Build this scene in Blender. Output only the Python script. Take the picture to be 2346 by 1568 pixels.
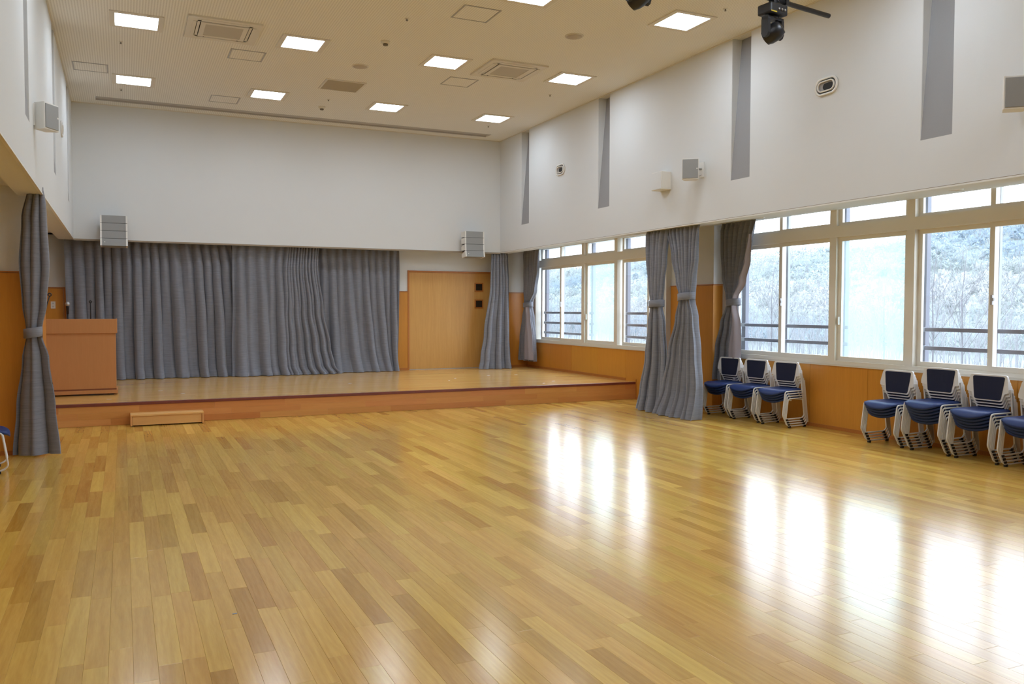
import bpy, bmesh, math, random
from mathutils import Vector, Matrix
C = bpy.context.scene.collection
S = bpy.context.scene
PI = math.pi
for o in list(bpy.data.objects):
    bpy.data.objects.remove(o)

# ------------------------------------------------------------------ camera
FPX, YAW, PITCH, ROLL, CAMH = 1925.29, 0.4338, -0.0384, 0.0019, 1.5
fw = Vector((math.sin(YAW)*math.cos(PITCH), math.cos(YAW)*math.cos(PITCH), math.sin(PITCH)))
rt = Vector((math.cos(YAW), -math.sin(YAW), 0.0))
up = rt.cross(fw)
rt2 = rt*math.cos(ROLL)+up*math.sin(ROLL)
up2 = -rt*math.sin(ROLL)+up*math.cos(ROLL)
cam_d = bpy.data.cameras.new('camera')
cam_d.sensor_fit = 'HORIZONTAL'; cam_d.sensor_width = 36.0
cam_d.lens = FPX/2346*36.0
cam_d.clip_start = 0.05; cam_d.clip_end = 2000
cam = bpy.data.objects.new('camera', cam_d); C.objects.link(cam)
M = Matrix((rt2, up2, -fw)).transposed().to_4x4()
M.translation = (0, 0, CAMH)
cam.matrix_world = M
S.camera = cam

# ------------------------------------------------------------------ sky and exposure
SKY = 5.5
LAMP = 19.5
w = bpy.data.worlds.new('world'); S.world = w; w.use_nodes = True
bg = w.node_tree.nodes['Background']
bg.inputs[0].default_value = (0.84, 0.95, 1.10, 1); bg.inputs[1].default_value = SKY
S.view_settings.view_transform = 'Standard'
S.view_settings.look = 'None'
S.view_settings.gamma = 1.0
S.view_settings.use_curve_mapping = False
S.view_settings.exposure = 0.26
S.cycles.max_bounces = 10; S.cycles.diffuse_bounces = 6; S.cycles.glossy_bounces = 4
S.cycles.transparent_max_bounces = 16
S.cycles.sample_clamp_indirect = 6.0
S.cycles.use_denoising = True

# ------------------------------------------------------------------ room numbers (metres)
XR, XL, ZC, ZS, ZF = 6.99, -0.717, 4.905, 2.656, 2.75     # upper walls, ceiling, bulkhead lip, soffit
YB, YW = 15.68, 16.13                                     # bulkhead over the stage, wall behind it
YS, HS = 11.94, 0.289                                     # stage front, stage height
X1, X2 = 7.84, 8.10                                       # window walls by the stage / in the hall
YR = -2.6                                                 # rear wall
XLL = -2.2                                                # side wall of the recesses without windows

# ------------------------------------------------------------------ materials
def nodes(m):
    m.use_nodes = True
    return m.node_tree.nodes, m.node_tree.links, m.node_tree.nodes['Principled BSDF']
def lin(r, g, b):
    f = lambda c: (c/255/12.92 if c/255 <= 0.04045 else ((c/255+0.055)/1.055)**2.4)
    return (f(r), f(g), f(b), 1)
def mat(name, col, rough=0.5, metal=0.0, noise=0.0, nscale=40.0, bump=0.0, bscale=200.0, stretch=(1, 1, 1), coat=0.0, spec=0.5, sheen=0.0):
    m = bpy.data.materials.new(name); N, L, P = nodes(m)
    P.inputs['Base Color'].default_value = col if len(col) == 4 else (*col, 1)
    P.inputs['Roughness'].default_value = rough; P.inputs['Metallic'].default_value = metal
    P.inputs['Specular IOR Level'].default_value = spec
    P.inputs['Coat Weight'].default_value = coat; P.inputs['Coat Roughness'].default_value = 0.15
    P.inputs['Sheen Weight'].default_value = sheen
    if noise or bump:
        tc = N.new('ShaderNodeTexCoord'); mp = N.new('ShaderNodeMapping')
        mp.inputs['Scale'].default_value = stretch; L.new(tc.outputs['Object'], mp.inputs[0])
    if noise:
        t = N.new('ShaderNodeTexNoise'); t.inputs['Scale'].default_value = nscale; t.inputs['Detail'].default_value = 5
        L.new(mp.outputs[0], t.inputs[0])
        r = N.new('ShaderNodeMapRange'); r.inputs[1].default_value = 0.25; r.inputs[2].default_value = 0.75
        r.inputs[3].default_value = 1-noise; r.inputs[4].default_value = 1+noise
        L.new(t.outputs[0], r.inputs[0])
        mx = N.new('ShaderNodeVectorMath'); mx.operation = 'SCALE'
        mx.inputs[0].default_value = tuple(P.inputs['Base Color'].default_value)[:3]
        L.new(r.outputs[0], mx.inputs['Scale']); L.new(mx.outputs[0], P.inputs['Base Color'])
    if bump:
        t2 = N.new('ShaderNodeTexNoise'); t2.inputs['Scale'].default_value = bscale; t2.inputs['Detail'].default_value = 3
        L.new(mp.outputs[0], t2.inputs[0])
        b = N.new('ShaderNodeBump'); b.inputs['Strength'].default_value = bump; b.inputs['Distance'].default_value = 0.002
        L.new(t2.outputs[0], b.inputs['Height']); L.new(b.outputs[0], P.inputs['Normal'])
    return m

def wood(name, dark, light, rough, axis, tonal=True, coat=0.0, spec=0.5, wave=0.5):
    """oak: a tone per board (attribute), long streaks and cathedral figure along the board"""
    m = bpy.data.materials.new(name); N, L, P = nodes(m)
    P.inputs['Roughness'].default_value = rough; P.inputs['Coat Weight'].default_value = coat
    P.inputs['Coat Roughness'].default_value = 0.1; P.inputs['Specular IOR Level'].default_value = spec
    g = N.new('ShaderNodeNewGeometry'); mp = N.new('ShaderNodeMapping')
    sc = {'Y': (9, 0.7, 9), 'X': (0.7, 9, 9), 'Z': (9, 9, 0.7)}[axis]
    mp.inputs['Scale'].default_value = sc
    at = N.new('ShaderNodeAttribute'); at.attribute_name = 'tone'
    off = N.new('ShaderNodeVectorMath'); off.operation = 'SCALE'; off.inputs[0].default_value = (17, 31, 23)
    L.new(at.outputs['Fac'], off.inputs['Scale'])
    ad = N.new('ShaderNodeVectorMath'); ad.operation = 'ADD'
    L.new(g.outputs['Position'], mp.inputs[0]); L.new(mp.outputs[0], ad.inputs[0]); L.new(off.outputs[0], ad.inputs[1])
    n1 = N.new('ShaderNodeTexNoise'); n1.inputs['Scale'].default_value = 1.6; n1.inputs['Detail'].default_value = 6; n1.inputs['Roughness'].default_value = 0.65
    n1.inputs['Distortion'].default_value = 0.6
    L.new(ad.outputs[0], n1.inputs[0])
    n2 = N.new('ShaderNodeTexNoise'); n2.inputs['Scale'].default_value = 14; n2.inputs['Detail'].default_value = 3
    L.new(ad.outputs[0], n2.inputs[0])
    m1 = N.new('ShaderNodeMath'); m1.operation = 'MULTIPLY_ADD'; m1.inputs[1].default_value = wave; m1.inputs[2].default_value = -0.5*wave
    L.new(n1.outputs[0], m1.inputs[0])
    m2 = N.new('ShaderNodeMath'); m2.operation = 'MULTIPLY_ADD'; m2.inputs[1].default_value = 0.28; m2.inputs[2].default_value = -0.14
    L.new(n2.outputs[0], m2.inputs[0])
    wv = N.new('ShaderNodeTexWave'); wv.wave_type = 'RINGS'; wv.rings_direction = axis
    wv.inputs['Scale'].default_value = 1.1; wv.inputs['Distortion'].default_value = 14; wv.inputs['Detail'].default_value = 4; wv.inputs['Detail Scale'].default_value = .9
    L.new(ad.outputs[0], wv.inputs[0])
    m3 = N.new('ShaderNodeMath'); m3.operation = 'MULTIPLY_ADD'; m3.inputs[1].default_value = 0.20*wave; m3.inputs[2].default_value = -0.10*wave
    L.new(wv.outputs['Fac'], m3.inputs[0])
    s0 = N.new('ShaderNodeMath'); s0.operation = 'ADD'; L.new(m1.outputs[0], s0.inputs[0]); L.new(m3.outputs[0], s0.inputs[1])
    s1 = N.new('ShaderNodeMath'); s1.operation = 'ADD'; L.new(s0.outputs[0], s1.inputs[0]); L.new(m2.outputs[0], s1.inputs[1])
    s2 = N.new('ShaderNodeMath'); s2.operation = 'ADD'; s2.inputs[1].default_value = 0.5
    if tonal: L.new(at.outputs['Fac'], s2.inputs[1])
    L.new(s1.outputs[0], s2.inputs[0])
    cr = N.new('ShaderNodeValToRGB'); L.new(s2.outputs[0], cr.inputs[0])
    cr.color_ramp.elements[0].position = 0.0; cr.color_ramp.elements[0].color = dark
    cr.color_ramp.elements[1].position = 1.0; cr.color_ramp.elements[1].color = light
    if tonal:
        wn = N.new('ShaderNodeTexWhiteNoise'); wn.noise_dimensions = '1D'; L.new(at.outputs['Fac'], wn.inputs['W'])
        hr = N.new('ShaderNodeMapRange'); hr.inputs[3].default_value = 0.488; hr.inputs[4].default_value = 0.502; L.new(wn.outputs['Value'], hr.inputs[0])
        hs = N.new('ShaderNodeHueSaturation'); L.new(hr.outputs[0], hs.inputs['Hue']); L.new(cr.outputs[0], hs.inputs['Color'])
        L.new(hs.outputs[0], P.inputs['Base Color'])
    else:
        L.new(cr.outputs[0], P.inputs['Base Color'])
    return m

def emis(name, col, s):
    m = bpy.data.materials.new(name); m.use_nodes = True; N = m.node_tree.nodes; L = m.node_tree.links
    N.clear(); e = N.new('ShaderNodeEmission'); o = N.new('ShaderNodeOutputMaterial')
    e.inputs[0].default_value = (*col, 1); e.inputs[1].default_value = s; L.new(e.outputs[0], o.inputs[0])
    return m
def glass(name, film=0.0, tint=(1, 1, 1)):
    m = bpy.data.materials.new(name); m.use_nodes = True; N = m.node_tree.nodes; L = m.node_tree.links
    N.clear(); o = N.new('ShaderNodeOutputMaterial')
    t = N.new('ShaderNodeBsdfTransparent'); t.inputs[0].default_value = (*tint, 1)
    gl = N.new('ShaderNodeBsdfGlossy'); gl.inputs['Roughness'].default_value = 0.02
    lw = N.new('ShaderNodeLayerWeight'); lw.inputs[0].default_value = 0.5
    pw = N.new('ShaderNodeMath'); pw.operation = 'POWER'; pw.inputs[1].default_value = 5; L.new(lw.outputs['Facing'], pw.inputs[0])
    fr = N.new('ShaderNodeMath'); fr.operation = 'MULTIPLY_ADD'; fr.inputs[1].default_value = 0.9; fr.inputs[2].default_value = 0.04; L.new(pw.outputs[0], fr.inputs[0])
    mx = N.new('ShaderNodeMixShader'); L.new(fr.outputs[0], mx.inputs[0]); L.new(t.outputs[0], mx.inputs[1]); L.new(gl.outputs[0], mx.inputs[2])
    out = mx
    if film:
        tr = N.new('ShaderNodeBsdfTranslucent'); tr.inputs[0].default_value = (0.9, 0.97, 0.98, 1)
        m2 = N.new('ShaderNodeMixShader'); m2.inputs[0].default_value = film
        L.new(mx.outputs[0], m2.inputs[1]); L.new(tr.outputs[0], m2.inputs[2]); out = m2
    L.new(out.outputs[0], o.inputs[0])
    return m

def cloth(name, col, dark, horiz=True):
    m = bpy.data.materials.new(name); N, L, P = nodes(m)
    P.inputs['Roughness'].default_value = 0.9; P.inputs['Sheen Weight'].default_value = 0.25; P.inputs['Specular IOR Level'].default_value = 0.15
    g = N.new('ShaderNodeNewGeometry'); mp = N.new('ShaderNodeMapping'); mp.inputs['Scale'].default_value = (5, 5, 110)
    L.new(g.outputs['Position'], mp.inputs[0])
    n = N.new('ShaderNodeTexNoise'); n.inputs['Scale'].default_value = 1.0; n.inputs['Detail'].default_value = 4; n.inputs['Roughness'].default_value = 0.7
    L.new(mp.outputs[0], n.inputs[0])
    cr = N.new('ShaderNodeValToRGB'); L.new(n.outputs[0], cr.inputs[0])
    cr.color_ramp.elements[0].position = 0.1; cr.color_ramp.elements[0].color = dark
    cr.color_ramp.elements[1].position = 0.9; cr.color_ramp.elements[1].color = col
    L.new(cr.outputs[0], P.inputs['Base Color'])
    return m

WALL = mat('wall_cloth', (0.70, 0.715, 0.715), 0.85, noise=0.03, nscale=300, bump=0.08, bscale=420, spec=0.2)
SLIT = mat('grey_recess_paint', (0.30, 0.30, 0.305), 0.7, noise=0.03, nscale=200)
CREAM = mat('cream_painted_metal', (0.70, 0.66, 0.57), 0.45)
ALU = mat('champagne_aluminium', (0.78, 0.75, 0.67), 0.35, 0.0)
GREYALU = mat('grey_aluminium_trim', (0.42, 0.41, 0.40), 0.45, 0.3)
WHITE = mat('white_plastic', (0.78, 0.77, 0.73), 0.4)
WHITE2 = mat('white_chair_enamel', (0.70, 0.69, 0.66), 0.35)
SHELL = mat('white_chair_shell', (0.74, 0.74, 0.73), 0.4)
BLACK = mat('black_plastic', (0.012, 0.012, 0.014), 0.4)
DARK = mat('dark_recess', (0.02, 0.018, 0.015), 0.8)
BLUE = mat('blue_seat_vinyl', (0.009, 0.030, 0.14), 0.45, noise=0.08, nscale=300, spec=0.4)
NAVY = mat('navy_back_fabric', (0.006, 0.010, 0.038), 0.8, noise=0.15, nscale=500)
GRILLE = mat('grey_speaker_grille', (0.30, 0.305, 0.30), 0.55, noise=0.1, nscale=900)
RAIL = mat('outdoor_grey_rail', (0.19, 0.20, 0.24), 0.5, 0.2)
POSTP = mat('pale_outdoor_post', (0.34, 0.37, 0.42), 0.5, 0.1)
TAN = mat('tan_return_grille', (0.50, 0.46, 0.38), 0.6, noise=0.1, nscale=700)
WOODP = wood('panel_oak', lin(184, 124, 34), lin(224, 162, 62), 0.32, 'Z', tonal=True, wave=0.35)
DOORW = wood('door_oak', lin(190, 140, 68), lin(220, 172, 100), 0.38, 'Z', tonal=False, wave=0.6)
TRIMW = mat('wood_trim', lin(180, 112, 48), 0.35, noise=0.1, nscale=30, stretch=(6, 6, 1))
LECT = wood('lectern_beech', lin(178, 118, 66), lin(204, 146, 92), 0.45, 'Z', tonal=False, wave=0.3)
FLOOR = wood('floor_oak', lin(168, 121, 38), lin(238, 202, 100), 0.185, 'Y', wave=0.5, spec=0.8)
STAGEW = wood('stage_oak', lin(206, 158, 84), lin(232, 192, 116), 0.17, 'X', wave=0.2)
RISER = wood('riser_oak', lin(184, 120, 56), lin(222, 164, 94), 0.35, 'X', wave=0.4)
NOSE = mat('reddish_nosing', lin(118, 58, 48), 0.4, noise=0.1, nscale=20)
STEPW = wood('step_oak', lin(206, 152, 84), lin(236, 192, 122), 0.35, 'X', wave=0.5)
CURT = cloth('grey_curtain_weave', (0.29, 0.305, 0.355, 1), (0.15, 0.152, 0.172, 1))
LINING = mat('mauve_curtain_lining', (0.36, 0.33, 0.37), 0.7, sheen=0.2)
PLATE = mat('switch_plate', (0.78, 0.74, 0.66), 0.4)
YELLOW = mat('yellow_sticker', (0.55, 0.42, 0.02), 0.5)
LENS = mat('lamp_lens', (0.05, 0.05, 0.06), 0.08, spec=0.9)
LIGHT = emis('ceiling_light_diffuser', (0.91, 1.03, 1.18), LAMP)
GLASS = glass('window_glass')
HAZY = glass('hazy_film_glass', 0.10, (0.92, 1.0, 1.0))
CONN = mat('connector_metal', (0.4, 0.4, 0.42), 0.3, 0.8)
DARKTRIM = mat('dark_trim_line', (0.22, 0.17, 0.10), 0.6)
TAPE = mat('white_tape', (0.82, 0.80, 0.76), 0.5)

def ceiling_mat():
    m = bpy.data.materials.new('perforated_board'); N, L, P = nodes(m)
    P.inputs['Roughness'].default_value = 0.85; P.inputs['Specular IOR Level'].default_value = 0.2
    g = N.new('ShaderNodeNewGeometry'); sx = N.new('ShaderNodeSeparateXYZ'); L.new(g.outputs['Position'], sx.inputs[0])
    ds = []
    for k in ('X', 'Y'):
        a = N.new('ShaderNodeMath'); a.operation = 'DIVIDE'; a.inputs[1].default_value = {'X': 0.03, 'Y': 0.018}[k]; L.new(sx.outputs[k], a.inputs[0])
        f = N.new('ShaderNodeMath'); f.operation = 'FRACT'; L.new(a.outputs[0], f.inputs[0])
        b = N.new('ShaderNodeMath'); b.operation = 'SUBTRACT'; b.inputs[1].default_value = 0.5; L.new(f.outputs[0], b.inputs[0])
        p = N.new('ShaderNodeMath'); p.operation = 'POWER'; p.inputs[1].default_value = 2; L.new(b.outputs[0], p.inputs[0])
        ds.append(p)
    s = N.new('ShaderNodeMath'); s.operation = 'ADD'; L.new(ds[0].outputs[0], s.inputs[0]); L.new(ds[1].outputs[0], s.inputs[1])
    lt = N.new('ShaderNodeMath'); lt.operation = 'LESS_THAN'; lt.inputs[1].default_value = 0.075; L.new(s.outputs[0], lt.inputs[0])
    mx = N.new('ShaderNodeMixRGB'); L.new(lt.outputs[0], mx.inputs[0])
    mx.inputs[1].default_value = (0.84, 0.83, 0.78, 1); mx.inputs[2].default_value = (0.60, 0.58, 0.53, 1)
    L.new(mx.outputs[0], P.inputs['Base Color'])
    return m
CEIL = ceiling_mat()

# ------------------------------------------------------------------ mesh helpers
class MB:
    def __init__(s): s.v = []; s.f = []; s.sm = []; s.t = {}
    def add(s, vs, fs, smooth=False, tone=None):
        b = len(s.v); s.v += [tuple(v) for v in vs]
        s.f += [tuple(i+b for i in f) for f in fs]; s.sm += [smooth]*len(fs)
        if tone is not None:
            for i in range(b, len(s.v)): s.t[i] = tone
        return s
    def box(s, x0, x1, y0, y1, z0, z1, tone=None, ch=0.0):
        if ch:
            return s.cbox(x0, x1, y0, y1, z0, z1, ch, tone)
        vs = [(x, y, z) for z in (z0, z1) for y in (y0, y1) for x in (x0, x1)]
        return s.add(vs, [(0, 2, 3, 1), (4, 5, 7, 6), (0, 1, 5, 4), (2, 6, 7, 3), (0, 4, 6, 2), (1, 3, 7, 5)], tone=tone)
    def cbox(s, x0, x1, y0, y1, z0, z1, c, tone=None):
        bm = bmesh.new()
        bmesh.ops.create_cube(bm, size=1)
        for v in bm.verts:
            v.co = Vector((x0+(v.co.x+.5)*(x1-x0), y0+(v.co.y+.5)*(y1-y0), z0+(v.co.z+.5)*(z1-z0)))
        bmesh.ops.bevel(bm, geom=list(bm.edges), offset=c, segments=2, affect='EDGES', profile=0.5)
        bm.verts.index_update()
        s.add([v.co[:] for v in bm.verts], [[v.index for v in f.verts] for f in bm.faces], tone=tone); bm.free()
        return s
    def tube(s, pts, r, seg=8, cap=True, smooth=True):
        pts = [Vector(p) for p in pts]; n = len(pts); rs = r if isinstance(r, (list, tuple)) else [r]*n
        vs = []; prev = None
        for i, p in enumerate(pts):
            t = (pts[min(i+1, n-1)]-pts[max(i-1, 0)]).normalized()
            if prev is None:
                a = Vector((0, 0, 1)) if abs(t.z) < 0.9 else Vector((1, 0, 0))
                u = t.cross(a).normalized()
            else:
                u = (prev-t*prev.dot(t)).normalized()
            prev = u; q = t.cross(u)
            for k in range(seg):
                an = 2*PI*k/seg; vs.append(p+(u*math.cos(an)+q*math.sin(an))*rs[i])
        fs = [(i*seg+k, i*seg+(k+1) % seg, (i+1)*seg+(k+1) % seg, (i+1)*seg+k) for i in range(n-1) for k in range(seg)]
        s.add(vs, fs, smooth)
        if cap:
            b = len(s.v)-n*seg
            s.f += [tuple(b+k for k in reversed(range(seg))), tuple(b+(n-1)*seg+k for k in range(seg))]; s.sm += [False, False]
        return s
    def prism(s, poly, axis, a, b, tone=None):
        """poly: 2D points; axis the extrude axis; other two in cyclic order"""
        def P(u, v, t):
            return {'X': (t, u, v), 'Y': (u, t, v), 'Z': (u, v, t)}[axis]
        n = len(poly); vs = [P(u, v, a) for u, v in poly]+[P(u, v, b) for u, v in poly]
        fs = [tuple(range(n)), tuple(reversed(range(n, 2*n)))]+[(i, i+n, (i+1) % n+n, (i+1) % n) for i in range(n)]
        return s.add(vs, fs, tone=tone)
    def lathe(s, prof, origin, axis='Z', seg=20, smooth=True):
        vs = []; n = len(prof); o = Vector(origin)
        for r, h in prof:
            for k in range(seg):
                an = 2*PI*k/seg; c, d = r*math.cos(an), r*math.sin(an)
                vs.append(o+Vector({'Z': (c, d, h), 'X': (h, c, d), 'Y': (c, h, d)}[axis]))
        fs = [(i*seg+k, i*seg+(k+1) % seg, (i+1)*seg+(k+1) % seg, (i+1)*seg+k) for i in range(n-1) for k in range(seg)]
        fs += [tuple(range(seg)), tuple((n-1)*seg+k for k in range(seg))]
        return s.add(vs, fs, smooth)
    def xf(s, m):
        s.v = [tuple(m @ Vector(v)) for v in s.v]; return s
    def build(s, name, m, parent=None, **props):
        me = bpy.data.meshes.new(name); me.from_pydata(s.v, [], s.f)
        bm = bmesh.new(); bm.from_mesh(me); bmesh.ops.recalc_face_normals(bm, faces=bm.faces); bm.to_mesh(me); bm.free()
        me.polygons.foreach_set('use_smooth', s.sm)
        a = me.attributes.new('tone', 'FLOAT', 'POINT')
        a.data.foreach_set('value', [s.t.get(i, 0.5) for i in range(len(s.v))])
        me.materials.append(m); me.update()
        o = bpy.data.objects.new(name, me); C.objects.link(o)
        if parent is not None: o.parent = parent
        for k, v in props.items(): o[k] = v
        return o

def thing(name, label, cat, loc=(0, 0, 0), rz=0.0, group=None):
    o = bpy.data.objects.new(name, None); C.objects.link(o); o.empty_display_size = 0.1
    o.location = loc; o.rotation_euler = (0, 0, rz); o['label'] = label; o['category'] = cat
    if group: o['group'] = group
    return o
def tag(o, label, cat, group=None):
    o['label'] = label; o['category'] = cat
    if group: o['group'] = group
    return o
def struct(name, loc=(0, 0, 0)):
    o = bpy.data.objects.new(name, None); C.objects.link(o); o['kind'] = 'structure'; o.location = loc
    return o
def dup(root, loc, rz, label, group=None):
    r = root.copy(); C.objects.link(r); r.location = loc; r.rotation_euler = (0, 0, rz); r['label'] = label
    if group: r['group'] = group
    for ch in list(root.children):
        c = ch.copy(); C.objects.link(c); c.parent = r
        for g in ch.children:
            d = g.copy(); C.objects.link(d); d.parent = c
    return r
def fillet(pts, r, n=5):
    """round the corners of a polyline"""
    P = [Vector(p) for p in pts]; out = [P[0]]
    for i in range(1, len(P)-1):
        a, b, c = P[i-1], P[i], P[i+1]
        d1 = (a-b); d2 = (c-b); k = min(r, d1.length*0.49, d2.length*0.49)
        s, e = b+d1.normalized()*k, b+d2.normalized()*k
        for j in range(n+1):
            t = j/n; out.append((1-t)**2*s+2*t*(1-t)*b+t*t*e)
    out.append(P[-1]); return out
rnd = random.Random(7)

# ================================================================== SETTING
# ---- floor: slab, 300 single planks, the rest joined
PW, PL = 0.095, 0.93
fl = MB().box(XLL, 8.2, YR, YS+0.1, -0.2, -0.012).build('floor', mat('underfloor', (0.10, 0.06, 0.03), 0.9), kind='structure')
planks = []
row = 0
x = 0.02-math.floor((0.02-XLL)/PW)*PW
while x < 8.2:
    y = YR-rnd.uniform(0, PL)
    while y < YS+0.05:
        x0, x1, y0, y1 = max(x, XLL), min(x+PW, 8.2), max(y, YR), min(y+PL, YS+0.05)
        if y1-y0 > 0.02 and x1-x0 > 0.01: planks.append((x0, x1, y0, y1))
        y += PL
    x += PW
def seen_area(q):
    best = 0
    a = 0
    for ty in (0.15, 0.5, 0.85):
        p = Vector((0.5*(q[0]+q[1]), q[2]+ty*(q[3]-q[2]), 0))-Vector((0, 0, CAMH))
        D = p.dot(fw)
        if D < 0.5: continue
        u, v = FPX*p.dot(rt2)/D, FPX*p.dot(up2)/D
        if abs(u) < 1173 and abs(v) < 784: a += CAMH/D**3
    return a*(q[1]-q[0])*(q[3]-q[2])
planks.sort(key=seen_area, reverse=True)
def plank(mb, q, z0=-0.0118, g=0.0002, c=0.0007, tone=None):
    x0, x1, y0, y1 = q; x0 += g; x1 -= g; y0 += g; y1 -= g
    tone = min(1, max(0, rnd.gauss(0.5, 0.13))) if tone is None else tone
    hz = [rnd.uniform(-0.00010, 0.00010) for _ in range(4)]
    P = [(x0, y0), (x1, y0), (x1, y1), (x0, y1)]; I = [(x0+c, y0+c), (x1-c, y0+c), (x1-c, y1-c), (x0+c, y1-c)]
    vs = [(*a, z0) for a in P]+[(*a, -c*0.8) for a in P]+[(*a, h) for a, h in zip(I, hz)]
    fs = [(0, 1, 5, 4), (1, 2, 6, 5), (2, 3, 7, 6), (3, 0, 4, 7), (4, 5, 9, 8), (5, 6, 10, 9), (6, 7, 11, 10), (7, 4, 8, 11), (8, 9, 10, 11)]
    mb.add(vs, fs, tone=tone)
for q in planks[:300]:
    mb = MB(); plank(mb, q); mb.build('floor_plank', FLOOR, fl)
mb = MB()
for q in planks[300:]: plank(mb, q)
mb.build('floor_planks', FLOOR, fl, kind='stuff')

# ---- stage
st = MB().box(-1.5, X1, YS+0.03, YW, -0.1, HS-0.012).build('stage', mat('stage_core', (0.1, 0.06, 0.03), 0.9), kind='structure')
mb = MB(); y = YS+0.045
while y < YW:
    xx = -1.5-rnd.uniform(0, PL)
    while xx < X1:
        a, b = max(xx, -1.5), min(xx+PL, X1)
        if b-a > 0.02:
            m2 = MB(); plank(m2, (a, b, y, min(y+0.092, YW)))
            mb.add([(v[0], v[1], v[2]+HS) for v in m2.v], m2.f, tone=list(m2.t.values())[0])
        xx += PL
    y += 0.092
mb.build('stage_boards', STAGEW, st, kind='stuff')
MB().cbox(-1.5, X1, YS-0.012, YS+0.045, HS-0.036, HS+0.001, 0.004).build('nosing', NOSE, st)
for r_ in range(3):
    z0 = 0.002+r_*0.0835; xx = -1.5-rnd.uniform(0, 0.9)
    while xx < X1:
        a, b = max(xx, -1.5), min(xx+0.93, X1)
        if b-a > 0.03:
            d = rnd.uniform(0, 0.0008)
            MB().box(a+.0004, b-.0004, YS-d, YS+0.03, z0, z0+0.083, tone=min(1, max(0, rnd.gauss(0.5, 0.12)))).build('riser_board', RISER, st)
        xx += 0.93

# ---- ceiling with a screen slot at the stage end
cl = struct('ceiling')
MB().box(-0.95, 7.25, YR, 15.13, ZC, ZC+0.12).box(-0.95, 7.25, 15.42, YB+0.1, ZC, ZC+0.12).box(-0.95, -0.35, 15.13, 15.42, ZC, ZC+0.12).box(6.56, 7.25, 15.13, 15.42, ZC, ZC+0.12).build('ceiling_board', CEIL, cl)
MB().box(-0.345, 6.555, 15.13, 15.145, ZC+.004, ZC+0.026).box(-0.345, 6.555, 15.405, 15.418, ZC+.004, ZC+0.026).box(-0.345, 6.555, 15.13, 15.418, ZC+0.026, ZC+0.06).build('screen_slot', mat('slot_grey_brown', (0.47, 0.445, 0.41), 0.7), cl)
MB().box(XR-.012, XR, YR, YB, ZC-0.012, ZC).box(XL, XL+.012, YR, YB, ZC-0.012, ZC).box(XL, XR, YB-.012, YB, ZC-0.012, ZC).build('cornice', CREAM, cl)

# ---- upper side walls with wedge-shaped recesses
SL = [(14.34, 14.67), (11.45, 11.80), (8.18, 8.53), (5.41, 5.75), (2.5, 2.85), (-0.3, 0.05)]
def upper_wall(name, xi, sgn):
    """xi = face, sgn = +1 outward is +x"""
    root = struct(name); T = 0.24; D = 0.15; ZB = 3.135
    ys = [YR]+[q for a, b in sorted(SL) for q in (a, b)]+[YB]
    def bx(mb, d0, d1, y0, y1, z0, z1):
        xs = sorted((xi+sgn*d0, xi+sgn*d1)); mb.box(xs[0], xs[1], y0, y1, z0, z1)
    mb = MB()
    for i in range(0, len(ys), 2): bx(mb, 0, T, ys[i], ys[i+1], ZS, ZC+0.1)
    for a, b in SL: bx(mb, 0, T, a, b, ZS, ZB)
    mb.build('wall_face', WALL, root)
    for a, b in SL:
        MB().prism([(xi+sgn*0.001, ZB), (xi+sgn*D, ZC+.0), (xi+sgn*D, ZC+.1), (xi+sgn*T, ZC+.1), (xi+sgn*T, ZB)], 'Y', a, b).build('recess_panel', SLIT, root)
        MB().prism([(xi+sgn*0.0025, ZB), (xi+sgn*D, ZC), (xi+sgn*.0025, ZC)], 'Y', b-.004, b+.002).build('recess_cheek', WALL, root)
    xs = sorted((xi-sgn*0.006, xi+sgn*0.02))
    MB().box(xs[0], xs[1], YR, YB, ZS-0.006, ZS+0.008).build('edge_trim', WHITE, root)
    xs = sorted((xi-sgn*0.0015, xi+sgn*0.02))
    MB().box(xs[0], xs[1], YR, YB, ZS+0.008, ZS+0.013).build('trim_groove', DARKTRIM, root)
    # soffit and curtain rail behind the lip
    xs = sorted((xi+sgn*0.2, xi+sgn*(1.09 if sgn > 0 else 1.5)))
    MB().box(xs[0], xs[1], YR, YW, ZF, ZF+0.1).build('soffit', WALL, root)
    xs = sorted((xi+sgn*0.09, xi+sgn*0.115))
    MB().box(xs[0], xs[1], YR, YB, ZF-0.03, ZF).build('curtain_rail', GREYALU, root)
    return root
wr = upper_wall('wall_right', XR, 1)
wl = upper_wall('wall_left', XL, -1)

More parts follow.
